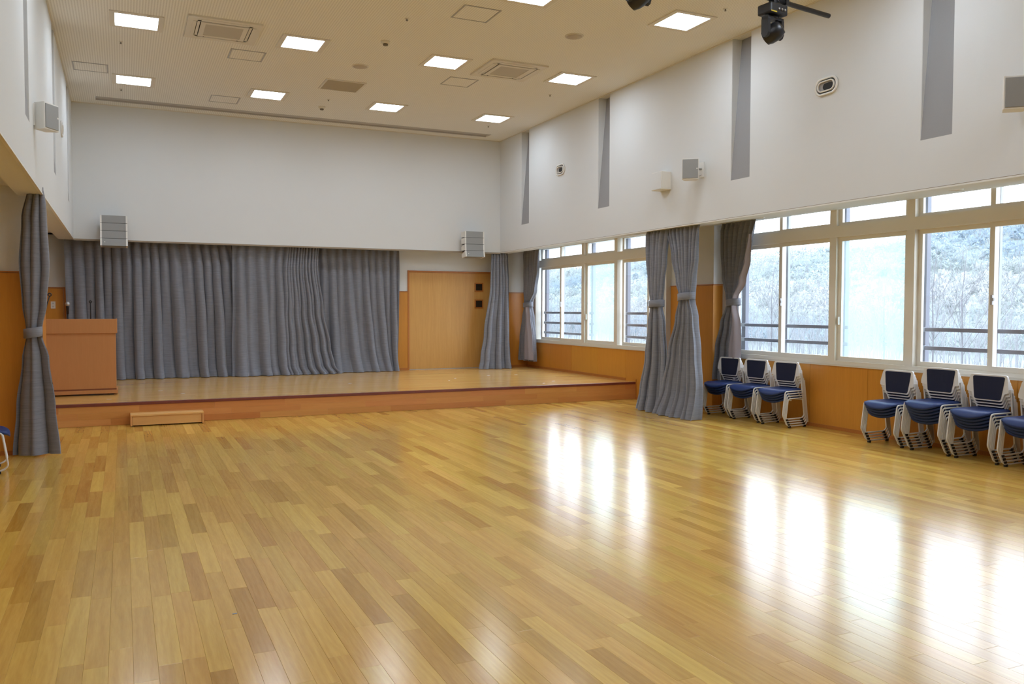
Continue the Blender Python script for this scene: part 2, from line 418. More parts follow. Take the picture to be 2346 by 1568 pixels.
# ---- back: bulkhead and wall behind the stage
wb = struct('wall_back')
MB().box(-0.95, 7.25, YB, YB+0.16, ZS, ZC+0.1).build('bulkhead', WALL, wb)
MB().box(XL, XR, YB-0.008, YB+0.02, ZS-0.022, ZS+0.006).build('edge_trim', mat('brown_edge_trim', (0.30, 0.24, 0.17), 0.6), wb)
MB().box(-1.5, X1, YB+.1, YW, ZF, ZF+0.1).build('soffit', WALL, wb)
MB().box(-0.9, 7.1, YB+0.17, YB+0.2, ZF-.03, ZF).build('curtain_rail', GREYALU, wb)
DX0, DX1, DZ = 5.17, 7.02, 2.28
MB().box(-1.6, DX0, YW, YW+0.2, -0.1, ZF+0.1).box(DX1, 8.3, YW, YW+0.2, -0.1, ZF+0.1).box(DX0, DX1, YW, YW+0.2, DZ, ZF+0.1).build('wall_face', WALL, wb)
def panels_y(root, y, xs, z0, z1, t=0.014):
    for a, b in zip(xs[:-1], xs[1:]):
        MB().box(a+.002, b-.002, y-t, y, z0, z1-.018, tone=rnd.uniform(.4, .6)).build('wainscot_panel', WOODP, root)
    MB().box(xs[0], xs[-1], y-t-.006, y, z1-.016, z1).build('cap_rail', TRIMW, root)
    MB().box(xs[0], xs[-1], y-t-.005, y, z0-.001, z0+.045).build('skirting', TRIMW, root)
def panels_x(root, x, ys, z0, z1, sgn, cap=True, t=0.014):
    """panels on a wall at x whose room side is sgn*x"""
    for a, b in zip(ys[:-1], ys[1:]):
        xs = sorted((x, x+sgn*t)); MB().box(xs[0], xs[1], a+.002, b-.002, z0, z1-(.018 if cap else 0), tone=rnd.uniform(.4, .6)).build('wainscot_panel', WOODP, root)
    if cap:
        xs = sorted((x, x+sgn*(t+.006))); MB().box(xs[0], xs[1], ys[0], ys[-1], z1-.016, z1).build('cap_rail', TRIMW, root)
    xs = sorted((x, x+sgn*(t+.005))); MB().box(xs[0], xs[1], ys[0], ys[-1], z0-.001, z0+.045).build('skirting', TRIMW, root)
panels_y(wb, YW, [-1.5, -0.90, 0.0, 0.9, 1.8, 2.7, 3.6, 4.4, DX0], HS, 1.865)
panels_y(wb, YW, [DX1, X1], HS, 1.865)
# door
dr = struct('door_1')
MB().box(DX0+.03, DX1-.03, YW+0.01, YW+0.05, HS+.012, DZ-.03).build('door_panel', DOORW, dr)
MB().box(DX0-.002, DX0+.03, YW-.02, YW+.08, HS, DZ+.002).box(DX1-.03, DX1, YW-.02, YW+.08, HS, DZ).box(DX0+.03, DX1-.03, YW-.02, YW+.08, DZ-.03, DZ).build('door_frame', TRIMW, dr)
MB().box(DX0+.03, DX1-.03, YW+0.0, YW+.05, HS, HS+.010).build('threshold', GREYALU, dr)
for z0, z1 in ((1.875, 2.055), (1.53, 1.71)):
    f = MB().box(6.62, 6.81, YW-.006, YW+.012, z0, z0+.022).box(6.62, 6.81, YW-.006, YW+.012, z1-.022, z1).box(6.62, 6.642, YW-.006, YW+.012, z0+.022, z1-.022).box(6.788, 6.81, YW-.006, YW+.012, z0+.022, z1-.022).build('vision_window_frame', TRIMW, dr)
    MB().box(6.642, 6.788, YW+.002, YW+.0098, z0+.022, z1-.022).build('dark_pane', mat('dark_glass', (0.03, 0.022, 0.015), 0.15), f)

# ---- window walls
def window_wall(root, x, y0, y1, op0, op1, z0, z1, seams, base):
    mb = MB()
    mb.box(x, x+.2, y0, op0, -.2, 3.0).box(x, x+.2, op1, y1, -.2, 3.0).box(x, x+.2, op0, op1, -.2, z0).box(x, x+.2, op0, op1, z1, 3.0)
    mb.build('wall_face', WALL, root)
    panels_x(root, x, seams, base, z0-.012, -1, cap=False)
ww = struct('wall_window')
ZT = 2.86
window_wall(ww, X1, 11.1, YW+.1, 11.15, 15.78, 0.85, ZT, [11.1, 12.25], 0.0)
panels_x(ww, X1, [12.25, 13.18, 14.17, 15.09, YW-.015], HS, 0.838, -1, cap=False)
MB().box(X1-.02, X1, YS-.03, YS-.012, 0.04, HS+.045).build('skirting', TRIMW, ww)
window_wall(ww, X2, 3.5, 10.06, 4.80, 9.86, 0.835, ZT, [3.5, 4.53, 5.46, 6.39, 7.32, 8.25, 9.18, 10.05], 0.0)
window_wall(ww, X2, YR, 3.5, -1.5, 3.5, 0.835, ZT, [YR, -1.5, -.5, .5, 1.5, 2.5, 3.5], 0.0)
# pier between the windows
pr = struct('pillar_right')
MB().box(7.94, 8.3, 10.05, 11.1, -.2, ZF+.05).build('wall_face', WALL, pr)
panels_y(pr, 10.05, [7.924, X2], 0.0, 1.885)
panels_x(pr, 7.94, [10.05, 11.1], 0.0, 1.885, -1)
# pier of the side without windows, and its recess walls
pl = struct('pillar_left')
MB().box(XLL-.1, -0.82, 9.95, 11.1, -.2, ZF+.05).build('wall_face', WALL, pl)
panels_y(pl, 9.95, [XLL, -1.45, -0.82], 0.0, 1.885)
panels_x(pl, -0.82, [9.95, 11.1], 0.0, 1.885, 1)
wll = struct('wall_recess')
MB().box(XLL-.2, XLL, YR, 9.95, -.2, ZF+.1).box(-1.7, -1.5, 11.1, YW+.1, -.2, ZF+.1).build('wall_face', WALL, wll)
panels_x(wll, XLL, [YR+i*0.93 for i in range(14)]+[9.95], 0.0, 1.885, 1)
panels_x(wll, -1.5, [YS, 13, 14, 15, YW], HS, 1.865, 1)
wrear = struct('wall_rear')
MB().box(XLL-.2, 8.3, YR-.2, YR, -.2, ZC+.1).build('wall_face', WALL, wrear)
panels_y2 = [XLL+i*0.94 for i in range(12)]
for a, b in zip(panels_y2[:-1], panels_y2[1:]):
    MB().box(a+.002, b-.002, YR, YR+.014, 0, 1.885, tone=rnd.uniform(.4, .6)).build('wainscot_panel', WOODP, wrear)

# ---- windows
def window(name, x, y0, y1, cols, zs, zt, hazy):
    """cols: list of (a, b, kind) glass columns in y; zs sill, zt sash top"""
    root = struct(name)
    zg0, zg1 = zs+.09, zt; tz0, tz1 = zt+.23, zt+.42
    fx0, fx1 = x-.012, x+.10
    fr = MB()
    fr.box(fx0, fx1, y0, y1, zs-.012, zs+.035).box(fx0, fx1, y0, y1, tz1+.02, tz1+.075)      # sill, head
    fr.box(fx0-.004, fx1+.004, y0+.05, y1-.05, zt+.05, zt+.19)                                               # transom bar
    fr.box(fx0, fx1, y0, y0+.05, zs+.035, tz1+.02).box(fx0, fx1, y1-.05, y1, zs+.035, tz1+.02)
    for m in sorted(cols):
        if m[2] == 'fixed':
            for q in ((m[0]-.16, m[0]-.055), (m[1]+.055, m[1]+.16)):
                fr.box(fx0, fx1, q[0], q[1], zs+.035, tz1+.02)
    fr.build('window_frame', ALU, root)
    MB().box(x-.03, x+.0, y0, y1, zs-.03, zs-.012).build('window_sill', CREAM, root)
    for a, b, kind in cols:
        dx = {'outer': .055, 'inner': .015, 'fixed': .03}[kind]
        for (za, zb, nm) in ((zg0, zg1, 'sash'), (tz0, tz1, 'transom_sash')):
            lo, hi = (.055, .05) if nm == 'sash' else (.04, .02)
            s = MB()
            s.box(x+dx, x+dx+.035, a-.055, a, za-lo, zb+hi).box(x+dx, x+dx+.035, b, b+.055, za-lo, zb+hi)
            s.box(x+dx, x+dx+.035, a, b, za-lo, za).box(x+dx, x+dx+.035, a, b, zb, zb+hi)
            so = s.build(nm, ALU, root)
            MB().box(x+dx+.014, x+dx+.020, a, b, za, zb).build('pane', HAZY if (kind == 'fixed' and hazy and nm == 'sash') else GLASS, so)
            if kind == 'inner' and nm == 'sash':
                MB().box(x+dx-.022, x+dx, b-.0, b+.022, 1.56, 1.66).box(x+dx-.03, x+dx-.006, b-.02, b+.006, 1.60, 1.63).build('latch', GREYALU, so)
            if kind == 'fixed' and nm == 'sash':
                MB().box(x+dx-.03, x+dx, b+.015, b+.03, 1.32, 1.42).build('pull_handle', WHITE, so)
    return root
window('window_1', X1, 11.15, 15.78,
       [(14.72, 15.55, 'outer'), (13.83, 14.65, 'inner'), (12.70, 13.64, 'fixed'), (11.66, 12.43, 'outer'), (11.2, 11.6, 'inner')], 0.85, 2.32, True)
window('window_2', X2, 4.80, 9.86,
       [(8.88, 9.74, 'outer'), (7.98, 8.82, 'inner'), (6.86, 7.79, 'fixed'), (5.82, 6.65, 'outer'), (4.90, 5.76, 'inner')], 0.835, 2.36, True)
window('window_3', X2, -1.5, 3.5,
       [(2.55, 3.40, 'outer'), (1.66, 2.50, 'inner'), (0.54, 1.47, 'fixed'), (-.5, .33, 'outer'), (-1.40, -.55, 'inner')], 0.835, 2.36, True)

# ================================================================== CEILING FITTINGS
def light(x, y, label, group):
    t = thing('ceiling_light', label, 'ceiling light', (x, y, ZC), 0, group)
    a, b = .29, .232
    f = MB()
    f.box(-a, a, -a, -b, -.012, 0).box(-a, a, b, a, -.012, 0).box(-a, -b, -b, b, -.012, 0).box(b, a, -b, b, -.012, 0)
    f.build('light_frame', CREAM, t)
    MB().box(-b, b, -b, b, -.005, 0.0).build('diffuser', LIGHT, t)
LX = [0.20, 2.14, 4.08, 6.03]
LY = [13.85, 11.01, 8.27, 5.45, 2.65]
colw = ['by the wall without windows', 'second from the wall without windows', 'second from the window wall', 'by the window wall']
for j, y in enumerate(LY):
    for i, x in enumerate(LX):
        if j < 2:
            lab = 'lit ceiling light in row %s, %s' % (['nearest the stage', 'of the air conditioners'][j], colw[i])
        elif j == 2 and i >= 2:
            lab = ['lit square ceiling light cut by the picture top beside an access hatch', 'largest lit square ceiling light, between round speaker and hanging spotlight'][i-2]
        else:
            lab = 'lit square ceiling light in the rows above and behind the camera'
        light(x, y, lab, 'ceiling lights' if (j < 2 or (j == 2 and i >= 2)) else 'ceiling lights behind the camera')
def cassette(x, y, label):
    t = thing('air_conditioner', label, 'air conditioner', (x, y, ZC), 0, 'ceiling cassettes')
    a = .42
    p = MB(); sl = []
    # panel with four slots
    p.box(-a, a, -a, -.36, -.022, 0).box(-a, a, .36, a, -.022, 0).box(-a, -.36, -.36, .36, -.022, 0).box(.36, a, -.36, .36, -.022, 0)
    for s in (-1, 1):
        p.box(min(s*.28, s*.31), max(s*.28, s*.31), -.28, .28, -.022, 0).box(-.31, .31, min(s*.28, s*.31), max(s*.28, s*.31), -.022, 0)
        for k in (-1, 1): p.box(min(s*.27, s*.36), max(s*.27, s*.36), min(k*.27, k*.36), max(k*.27, k*.36), -.022, 0)
    p.build('panel', CREAM, t)
    MB().box(-.38, .38, -.38, .38, -.004, -.001).build('slot_back', DARK, t)
    for s in (-1, 1):
        MB().box(min(s*.319, s*.36), max(s*.319, s*.36), -.268, .268, -.026, -.018).build('vane', CREAM, t)
        MB().box(-.268, .268, min(s*.319, s*.36), max(s*.319, s*.36), -.026, -.018).build('vane', CREAM, t)
    g = MB().box(-.27, .27, -.27, -.215, -.03, -.02).box(-.27, .27, .215, .27, -.03, -.02).box(-.27, -.215, -.215, .215, -.03, -.02).box(.215, .27, -.215, .215, -.03, -.02).build('intake_frame', CREAM, t)
    MB().box(-.215, .215, -.215, .215, -.026, -.02).build('intake_grille', TAN, g)
    for k in (-1, 1): MB().box(k*.20-.008, k*.20+.008, .295, .311, -.024, -.022).build('screw', DARK, t)
cassette(1.16, 10.90, 'square ceiling air conditioner cassette over the wall without windows')
cassette(5.03, 10.98, 'square ceiling air conditioner cassette over the window side')
def hatch(x, y, label):
    t = thing('access_hatch', label, 'access hatch', (x, y, ZC), 0, 'ceiling access hatches')
    a, b = .225, .208
    MB().box(-a, a, -a, -b, -.006, 0).box(-a, a, b, a, -.006, 0).box(-a, -b, -b, b, -.006, 0).box(b, a, -b, b, -.006, 0).build('hatch_frame', GREYALU, t)
    MB().box(-b+.004, b-.004, -b+.004, b-.004, -.004, 0).build('hatch_lid', CEIL, t)
hatch(-.36, 13.36, 'ceiling access hatch in the corner by the wall without windows')
hatch(1.56, 11.85, 'ceiling access hatch just behind an air conditioner, between two lights')
hatch(1.55, 14.47, 'ceiling access hatch nearest the screen slot over the stage')
hatch(3.74, 9.08, 'largest looking ceiling access hatch, near the picture top')
hatch(4.62, 11.87, 'ceiling access hatch beside the air conditioner of the window side')
t = thing('vent_grille', 'square grey louvred vent grille in the ceiling', 'vent', (3.08, 12.81, ZC))
MB().box(-.30, .30, -.30, -.275, -.014, 0).box(-.30, .30, .275, .30, -.014, 0).box(-.30, -.275, -.275, .275, -.014, 0).box(.275, .30, -.275, .275, -.014, 0).build('grille_frame', CREAM, t)
mb = MB()
for k in range(22):
    yy = -.27+k*.0245; mb.prism([(yy, -.001), (yy+.018, -.012), (yy+.020, -.011), (yy+.003, -.0)], 'X', -.275, .275)
mb.build('louvres', mat('vent_grey', (0.45, 0.41, 0.34), 0.6), t, kind='stuff')
MB().box(-.275, .275, -.275, .275, -.0008, 0).build('grille_back', mat('vent_back', (0.25, 0.22, 0.18), 0.8), t)
def round_speaker(x, y, label):
    t = thing('ceiling_speaker', label, 'speaker', (x, y, ZC), 0, 'round ceiling speakers')
    MB().lathe([(.118, 0), (.118, -.006), (.100, -.009)], (0, 0, 0), seg=32).build('bezel', CREAM, t)
    MB().lathe([(.100, -.006), (.100, -.0105), (.05, -.012), (.001, -.012)], (0, 0, 0), seg=32).build('speaker_grille', mat('beige_mesh', (0.50, 0.44, 0.36), 0.7), t)
round_speaker(3.07, 11.70, 'round beige ceiling speaker near the vent grille')
round_speaker(5.15, 9.29, 'round beige ceiling speaker close to the largest ceiling light')
def detector(x, y, label):
    t = thing('smoke_detector', label, 'smoke detector', (x, y, ZC), 0, 'smoke detectors')
    MB().lathe([(.06, 0), (.06, -.012), (.045, -.03), (.04, -.032)], (0, 0, 0), seg=24).build('base', CREAM, t)
    MB().lathe([(.032, -.03), (.032, -.048), (.025, -.055), (.001, -.056)], (0, 0, 0), seg=20).build('sensor_cap', mat('detector_dark', (0.16, 0.13, 0.09), 0.6), t)
detector(3.08, 10.49, 'small round smoke detector between two ceiling lights, nearer one')
detector(3.09, 14.30, 'small round smoke detector near the screen slot')
pin_at = [((.03, 11.94), 'small ceiling sprinkler under the light by the wall without windows, nearer one'),
          ((.03, 14.48), 'small ceiling sprinkler under the stage row light by the wall without windows'),
          ((3.07, 9.57), 'small ceiling sprinkler in front of the nearer smoke detector'),
          ((3.08, 13.75), 'small ceiling sprinkler between the vent grille and a smoke detector'),
          ((6.20, 14.45), 'small ceiling sprinkler in the far corner by the window wall'),
          ((6.19, 11.95), 'small ceiling sprinkler past the light in air conditioner row, window side'),
          ((6.23, 7.73), 'small ceiling sprinkler beside the hanging spotlight')]
for (x, y), lab in pin_at:
    t = thing('sprinkler', lab, 'sprinkler', (x, y, ZC), 0, 'ceiling sprinklers')
    MB().lathe([(.026, 0), (.026, -.003), (.012, -.006)], (0, 0, 0), seg=16).build('escutcheon', CREAM, t)
    MB().lathe([(.007, -.003), (.007, -.02), (.013, -.023), (.013, -.026), (.001, -.028)], (0, 0, 0), seg=12).build('head', mat('sprinkler_metal', (0.20, 0.18, 0.15), 0.5, 0.3), t)

# ---- small fittings under the soffits beside the hall
ray = lambda px, py, z: (lambda d: Vector((0, 0, CAMH))+d*((z-CAMH)/d.z))(fw+rt2*((px-1173)/FPX)-up2*((py-784)/FPX))
for px, py, lab in ((2187, 434, 'round recessed downlight in the soffit above the tall chair stacks'), (1738, 498, 'round recessed downlight in the soffit above the near tied curtain'),
                    (1392, 546, 'round recessed downlight in the soffit of the far window')):
    p = ray(px, py, ZF)
    t = thing('downlight', lab, 'downlight', (p.x, p.y, ZF), 0, 'soffit downlights')
    MB().lathe([(.085, 0), (.085, -.006), (.066, -.010), (.064, -.004)], (0, 0, 0), seg=28).build('trim_ring', WHITE, t)
    MB().lathe([(.064, -.001), (.03, -.003), (.001, -.003)], (0, 0, 0), seg=24).build('reflector', CREAM, t)
for px, py, lab in ((11, 374, 'small ceiling hook high in the soffit of the wall without windows'), (103, 489, 'small soffit sprinkler beside the floor-length tied curtain'),
                    (133, 530, 'small soffit sprinkler nearest the stage curtain')):
    p = ray(px, py, ZF)
    t = thing('sprinkler', lab, 'sprinkler', (p.x, p.y, ZF), 0, 'soffit sprinklers')
    MB().lathe([(.022, 0), (.022, -.003), (.01, -.006)], (0, 0, 0), seg=16).build('escutcheon', CREAM, t)
    MB().lathe([(.007, -.003), (.007, -.02), (.014, -.023), (.014, -.027), (.001, -.028)], (0, 0, 0), seg=12).build('head', GREYALU, t)

# ---- lighting bar with moving heads
BR = .14
bar = thing('lighting_bar', 'black round bar hanging under the ceiling', 'bar', (0, 6.5-6.56*math.sin(BR), 4.49), BR)
MB().tube([(-0.2, 0, 0), (6.62, 0, 0)], .024, 14).build('pipe', BLACK, bar)
for xx in (0.3, 2.0, 3.5, 5.95):
    MB().tube([(xx, 0, .0), (xx, 0, ZC-4.49)], .014, 8).box(xx-.02, xx+.02, -.034, .034, -.034, .034).build('hanger', BLACK, bar)
def moving_head(x, label):
    t = thing('moving_head_light', label, 'stage light', (x, 6.5-(6.5-x)*math.tan(BR)-.0, 4.49), BR, 'moving head spotlights on the bar')
    MB().box(-.025, .025, -.045, .045, -.07, .045, ch=.006).tube([(0.03, -.03, -.02), (.07, -.03, -.02)], .012, 8).build('clamp', BLACK, t)
    b = MB().cbox(-.15, .14, -.10, .10, -.195, -.075, .018).build('base', BLACK, t)
    MB().box(-.145, -.05, -.1015, -.0995, -.185, -.172).build('sticker', YELLOW, b)
    for k in range(3): MB().lathe([(.014, 0), (.014, -.014)], (-.02+k*.05, -.10, -.14), 'Y', 10).build('connector', CONN, b)
    MB().tube([(.09, .02, -.08), (.16, .03, -.05), (.18, .02, -.11), (.12, .0, -.15)], .006, 6).build('power_cable', BLACK, t)
    MB().lathe([(.055, 0), (.055, -.03)], (0, 0, -.195), 'Z', 18).build('pan_bearing', BLACK, t)
    y = MB()
    prof = [(-.045, -.23), (.045, -.23), (.05, -.25), (.05, -.40), (.035, -.435), (0, -.45), (-.035, -.435), (-.05, -.40), (-.05, -.25)]
    y.prism([(p, q) for p, q in prof], 'X', .095, .135)
    y.prism([(p, q) for p, q in prof], 'X', -.135, -.095)
    y.box(-.135, .135, -.045, .045, -.245, -.212)
    y.build('yoke', BLACK, t)
    h = MB().lathe([(.02, -.125), (.075, -.115), (.10, -.06), (.105, .0), (.10, .05), (.085, .085), (.083, .10)], (0, 0, 0), 'Z', 22)
    R = Matrix.Translation((0, 0, -.385)) @ Matrix.Rotation(math.radians(22), 4, 'Z') @ Matrix.Rotation(math.radians(-118), 4, 'X') 
    h.xf(R); ho = h.build('head', BLACK, t)
    MB().lathe([(.072, .099), (.072, .103), (.04, .112), (.001, .116)], (0, 0, 0), 'Z', 20).xf(R).build('lens', LENS, ho)
    t.scale = (.84, .84, .84)
moving_head(5.72, 'black moving head spotlight hanging near the bar end by the window wall')
moving_head(4.03, 'black moving head spotlight cut off by the top of the picture')

# ================================================================== WALL FITTINGS
def nozzle(x, y, z, sgn, label):
    t = thing('air_nozzle', label, 'air nozzle', (x, y, z), 0, 'oval air nozzles')
    def ov(w, h, n=28):
        pts = []
        for k in range(n):
            a = 2*PI*k/n; c = math.cos(a); cx = (w-h)*(1 if c > 0 else -1) if abs(c) > 1e-6 else 0
            pts.append((cx+h*c, h*math.sin(a)))
        return pts
    def ring(o, i, x0, x1):
        n = len(o); vs = [(x0, *p) for p in o]+[(x1, *p) for p in o]+[(x1, *p) for p in i]+[(x0, *p) for p in i]
        fs = []
        for k in range(n):
            l = (k+1) % n
            for q in range(4):
                r = (q+1) % 4; fs.append((q*n+k, q*n+l, r*n+l, r*n+k))
        return MB().add(vs, fs, True)
    s = -sgn
    ring(ov(.165, .098), ov(.140, .075), 0, s*.018).build('outer_ring', WHITE, t)
    MB().prism(ov(.14, .076), 'X', s*.001, s*.003).build('dark_gap', mat('gap_grey', (.06, .06, .06), .7), t)
    ring(ov(.122, .060), ov(.108, .047), s*.003, s*.024).build('inner_ring', WHITE, t)
    MB().prism(ov(.110, .048), 'X', s*.003, s*.005).build('throat', mat('throat_grey', (.34, .33, .32), .6), t)
    MB().prism([(p-sgn*0.0-.025, q-.004) for p, q in ov(.078, .036)], 'X', s*.005, s*.007).build('opening', DARK, t)
nozzle(XR, 6.95, 3.94, 1, 'larger looking white oval air nozzle on the wall over the near window')
nozzle(XR, 13.08, 3.95, 1, 'small looking white oval air nozzle on the wall over the far window')
nozzle(XL, 12.95, 3.93, -1, 'white oval air nozzle seen edge-on, on the wall without windows')

def wall_speaker(x, y, z, wallx, n, label):
    """n: front normal in plan"""
    rz = math.atan2(n[1], n[0])
    t = thing('wall_speaker', label, 'speaker', (x, y, z), rz, 'white wall speakers')
    W, D, H = (.108, .15, .135) if wallx > 0 else (.095, .12, .122)
    poly = [(-D*.5, -.075), (D*.35, -W), (D*.5, -W), (D*.5, W), (D*.35, W), (-D*.5, .075)]
    MB().prism(poly, 'Z', -H, H).build('cabinet', WHITE, t)
    MB().cbox(D*.5-.004, D*.5+.008, -W+.008, W-.008, -H+.012, H-.012, .003).build('speaker_grille', GRILLE, t)
    MB().box(D*.5+.008, D*.5+.010, W-.03, W-.014, -.006, .008).build('badge', WHITE, t)
    # bracket back to the wall
    c, s = math.cos(-rz), math.sin(-rz)
    def loc(px, py): return (c*(px-x)-s*(py-y), s*(px-x)+c*(py-y))
    a = loc(wallx, y); sg = 1 if wallx > x else -1
    MB().tube([(-D*.45, 0, .02), (a[0], a[1], .02)], .014, 8).tube([(-D*.45, .02, -.05), ((a[0]-D*.45)/2, a[1]/2, -.09), (a[0], a[1], -.05)], .005, 6).build('bracket_arm', GREYALU, t)
    pb = MB(); pb.box(-.012, 0.0, -.045, .045, -.09, .11)
    pb.xf(Matrix.Translation((a[0], a[1], 0)) @ Matrix.Rotation(-rz+(0 if wallx > x else PI), 4, 'Z'))
    pb.build('wall_plate', WHITE, t)
wall_speaker(6.80, 9.11, 3.345, XR, (-.62, -.78), 'white wall speaker with grey grille beside the plain white box')
wall_speaker(6.82, 4.69, 3.315, XR, (-.62, -.78), 'white wall speaker cut by the picture edge, over the near window')
wall_speaker(-.62, 8.95, 3.275, XL, (.84, -.54), 'white wall speaker on the wall without windows')
t = thing('junction_box', 'plain white wedge shaped box on wall over curtain pair', 'box', (XR, 9.93, 3.31))
MB().cbox(-.16, 0, -.125, .125, -.125, .125, .006).build('box_body', WHITE, t)
MB().box(-.165, -.1595, -.117, .117, -.117, .117).build('box_cover', WALL, t)
def line_array(x, label):
    t = thing('line_array_speaker', label, 'speaker', (x, YB-.20, 3.04), 0, 'line array speakers')
    W = .205; z = 0; yy = -.12; ang = [0, 0.02, 0.10, 0.22]; h = .127
    for k in range(4):
        a = ang[k]; R = Matrix.Translation((0, yy, z)) @ Matrix.Rotation(-a, 4, 'X')
        hb = .085 if k > 1 else .11
        def tr(m): return m.xf(R)
        c = tr(MB().prism([(0, -.003), (.20, -.006-(h-hb)*.5), (.20, -h+.006+(h-hb)*.5), (0, -h+.003)], 'X', -W+.026, W-.026)).build('cabinet', GRILLE, t)
        for s in (-1, 1):
            tr(MB().prism([(-.006, -.003), (.20, -.006-(h-hb)*.5), (.20, -h+.006+(h-hb)*.5), (-.006, -h+.003)], 'X', min(s*(W-.026), s*W), max(s*(W-.026), s*W))).build('end_cap', WHITE, c)
        if k < 3: tr(MB().box(-W+.004, W-.004, .003, .18, -h-.001, -h+.004)).build('joint_strip', DARK, c)
        if k == 3: tr(MB().box(-W+.06, -W+.075, -.003, 0, -h*.55, -h*.55+.012)).build('badge', WHITE, c)
        d = R @ Vector((0, 0, -h)); yy, z = d.y, d.z
    MB().box(-.03, .03, .05, .20, -.30, -.05).build('rear_bracket', WHITE, t)
line_array(-.11, 'white line array speaker of four modules over the lectern side of stage curtain')
line_array(6.30, 'white line array speaker of four modules over the wooden door')
t = thing('switch_plate', 'cream wall switch plate beside the stage curtain, above the lectern', 'switch', (-1.06, YW-.014, 1.565))
MB().cbox(-.035, .035, -.008, 0, -.06, .06, .003).build('plate', PLATE, t)
for k in (-1, 1): MB().box(-.014, .014, -.011, -.008, k*.026-.014, k*.026+.014).build('socket', mat('socket_grey', (.55, .53, .48), .4), t)

# ================================================================== CURTAINS
def curtain(name, label, org, ax, rows, nf, seed, tie=None, grp=None, nz=46, nper=12, mat_=CURT, puddle=0.0, warp=None, lining=None):
    """org (x, y) start of the rail, ax unit plan direction; rows (z, s0, s1, depth amplitude, normal offset)"""
    R = random.Random(seed); org = Vector((org[0], org[1], 0)); ax = Vector((ax[0], ax[1], 0)).normalized()
    nm = Vector((ax.y, -ax.x, 0))          # to the viewer for ax = +x
    t = thing(name, label, 'curtain', (0, 0, 0), 0, grp)
    rows = sorted(rows, key=lambda r: -r[0])
    zt, zb = rows[0][0], rows[-1][0]
    ph = R.uniform(0, 6.28); w1, w2, w3 = R.uniform(0, 6.28), R.uniform(0, 6.28), R.uniform(0, 6.28)
    n = nf*nper; vs = []
    zs = sorted({round(zt+(zb-zt)*i/nz, 4) for i in range(nz+1)} | {round(zt-.02, 4), round(zt-.09, 4), round(zt-.11, 4), round(zb+.012, 4), round(zb+.03, 4)}, reverse=True)
    amps = [R.uniform(.65, 1.25) for _ in range(nf+2)]
    for z in zs:
        i = 0
        while i < len(rows)-2 and rows[i+1][0] > z: i += 1
        a, b = rows[i], rows[i+1]; k = (a[0]-z)/(a[0]-b[0]) if a[0] != b[0] else 0
        k = k*k*(3-2*k)
        s0, s1, am, of = [a[j]+(b[j]-a[j])*k for j in (1, 2, 3, 4)]
        low = max(0, 1-(z-zb)/.55); tp = max(0, 1-(zt-z)/.10)
        for q in range(n+1):
            u = q/n
            uu = u+.012*math.sin(2*PI*1.3*u+w1)+.008*math.sin(2*PI*3.1*u+w2+.5*(zt-z))
            th = 2*PI*nf*uu+ph+.35*(zt-z)*math.sin(2*PI*2*u+w3)*.6
            am_u = am*amps[min(int(u*nf), nf)]
            dn = min(1, max(0, (zt-z-.25)/1.3))
            f = (1-.55*dn)*math.sin(th)+.75*dn*math.sin(.5*th+w3)+.10*math.sin(2*th+w2)
            if tp > 0: f = f*(1-tp)+tp*(.55*max(-1, min(1, 3.2*math.sin(th)-1.6)))
            d = of+am_u*f*(1-.35*tp)
            if low > 0:
                d += puddle*low*low*(.35+.65*math.sin(.5*th+w1)**2)
            s = s0+(s1-s0)*(warp(u, (zt-z)/(zt-zb)) if warp else u)-.30*am*math.cos(th)*(1-tp)*(1 if 0 < q < n else 0)
            zz = z
            if z-zb < .001 and puddle: zz = z+.006*abs(math.sin(th*1.7))
            p = org+ax*s+nm*d; vs.append((p.x, p.y, zz))
    m = n+1
    fs = [(r*m+c, r*m+c+1, (r+1)*m+c+1, (r+1)*m+c) for r in range(len(zs)-1) for c in range(n)]
    mb = MB(); mb.add(vs, fs, True)
    mb.build('cloth', mat_, t)
    for lining in (lining or []):        # the turned-out back of the cloth along one edge: rows (z, from, to)
        L_ = sorted(lining, key=lambda r: -r[0]); vs = []; K = 10; nr = 30
        for r in range(nr+1):
            z = L_[0][0]+(L_[-1][0]-L_[0][0])*r/nr; i = 0
            while i < len(L_)-2 and L_[i+1][0] > z: i += 1
            a, b = L_[i], L_[i+1]; k = (a[0]-z)/(a[0]-b[0]); k = k*k*(3-2*k)
            q0, q1 = a[1]+(b[1]-a[1])*k, a[2]+(b[2]-a[2])*k
            for c in range(K+1):
                u = c/K; d = .045*math.sin(PI*u)+.03+.02*math.sin(9*u+2*z)
                p = org+ax*(q0+(q1-q0)*u)+nm*d; vs.append((p.x, p.y, z))
        MB().add(vs, [(r*(K+1)+c, r*(K+1)+c+1, (r+1)*(K+1)+c+1, (r+1)*(K+1)+c) for r in range(nr) for c in range(K)], True).build('lining', LINING, t)
    if tie:
        z, s0, s1, dep, of = tie
        c = org+ax*((s0+s1)/2)+nm*of; hw = (s1-s0)/2
        vs = []; K = 28
        for zz, g in ((z-.05, 0), (z-.045, .006), (z+.045, .006), (z+.05, 0)):
            for k in range(K):
                an = 2*PI*k/K; p = c+ax*((hw+g)*math.cos(an))+nm*((dep+g)*math.sin(an)); vs.append((p.x, p.y, zz+.012*math.cos(an)))
        fs = [(r*K+k, r*K+(k+1) % K, (r+1)*K+(k+1) % K, (r+1)*K+k) for r in range(3) for k in range(K)]
        MB().add(vs, fs, True).build('tie_band', CURT, t)
    return t
ZTOP = 2.70
SG = 'stage curtains'
YC = 15.93
def W1(u, k): return u+.012*math.sin(9*u+1)*k
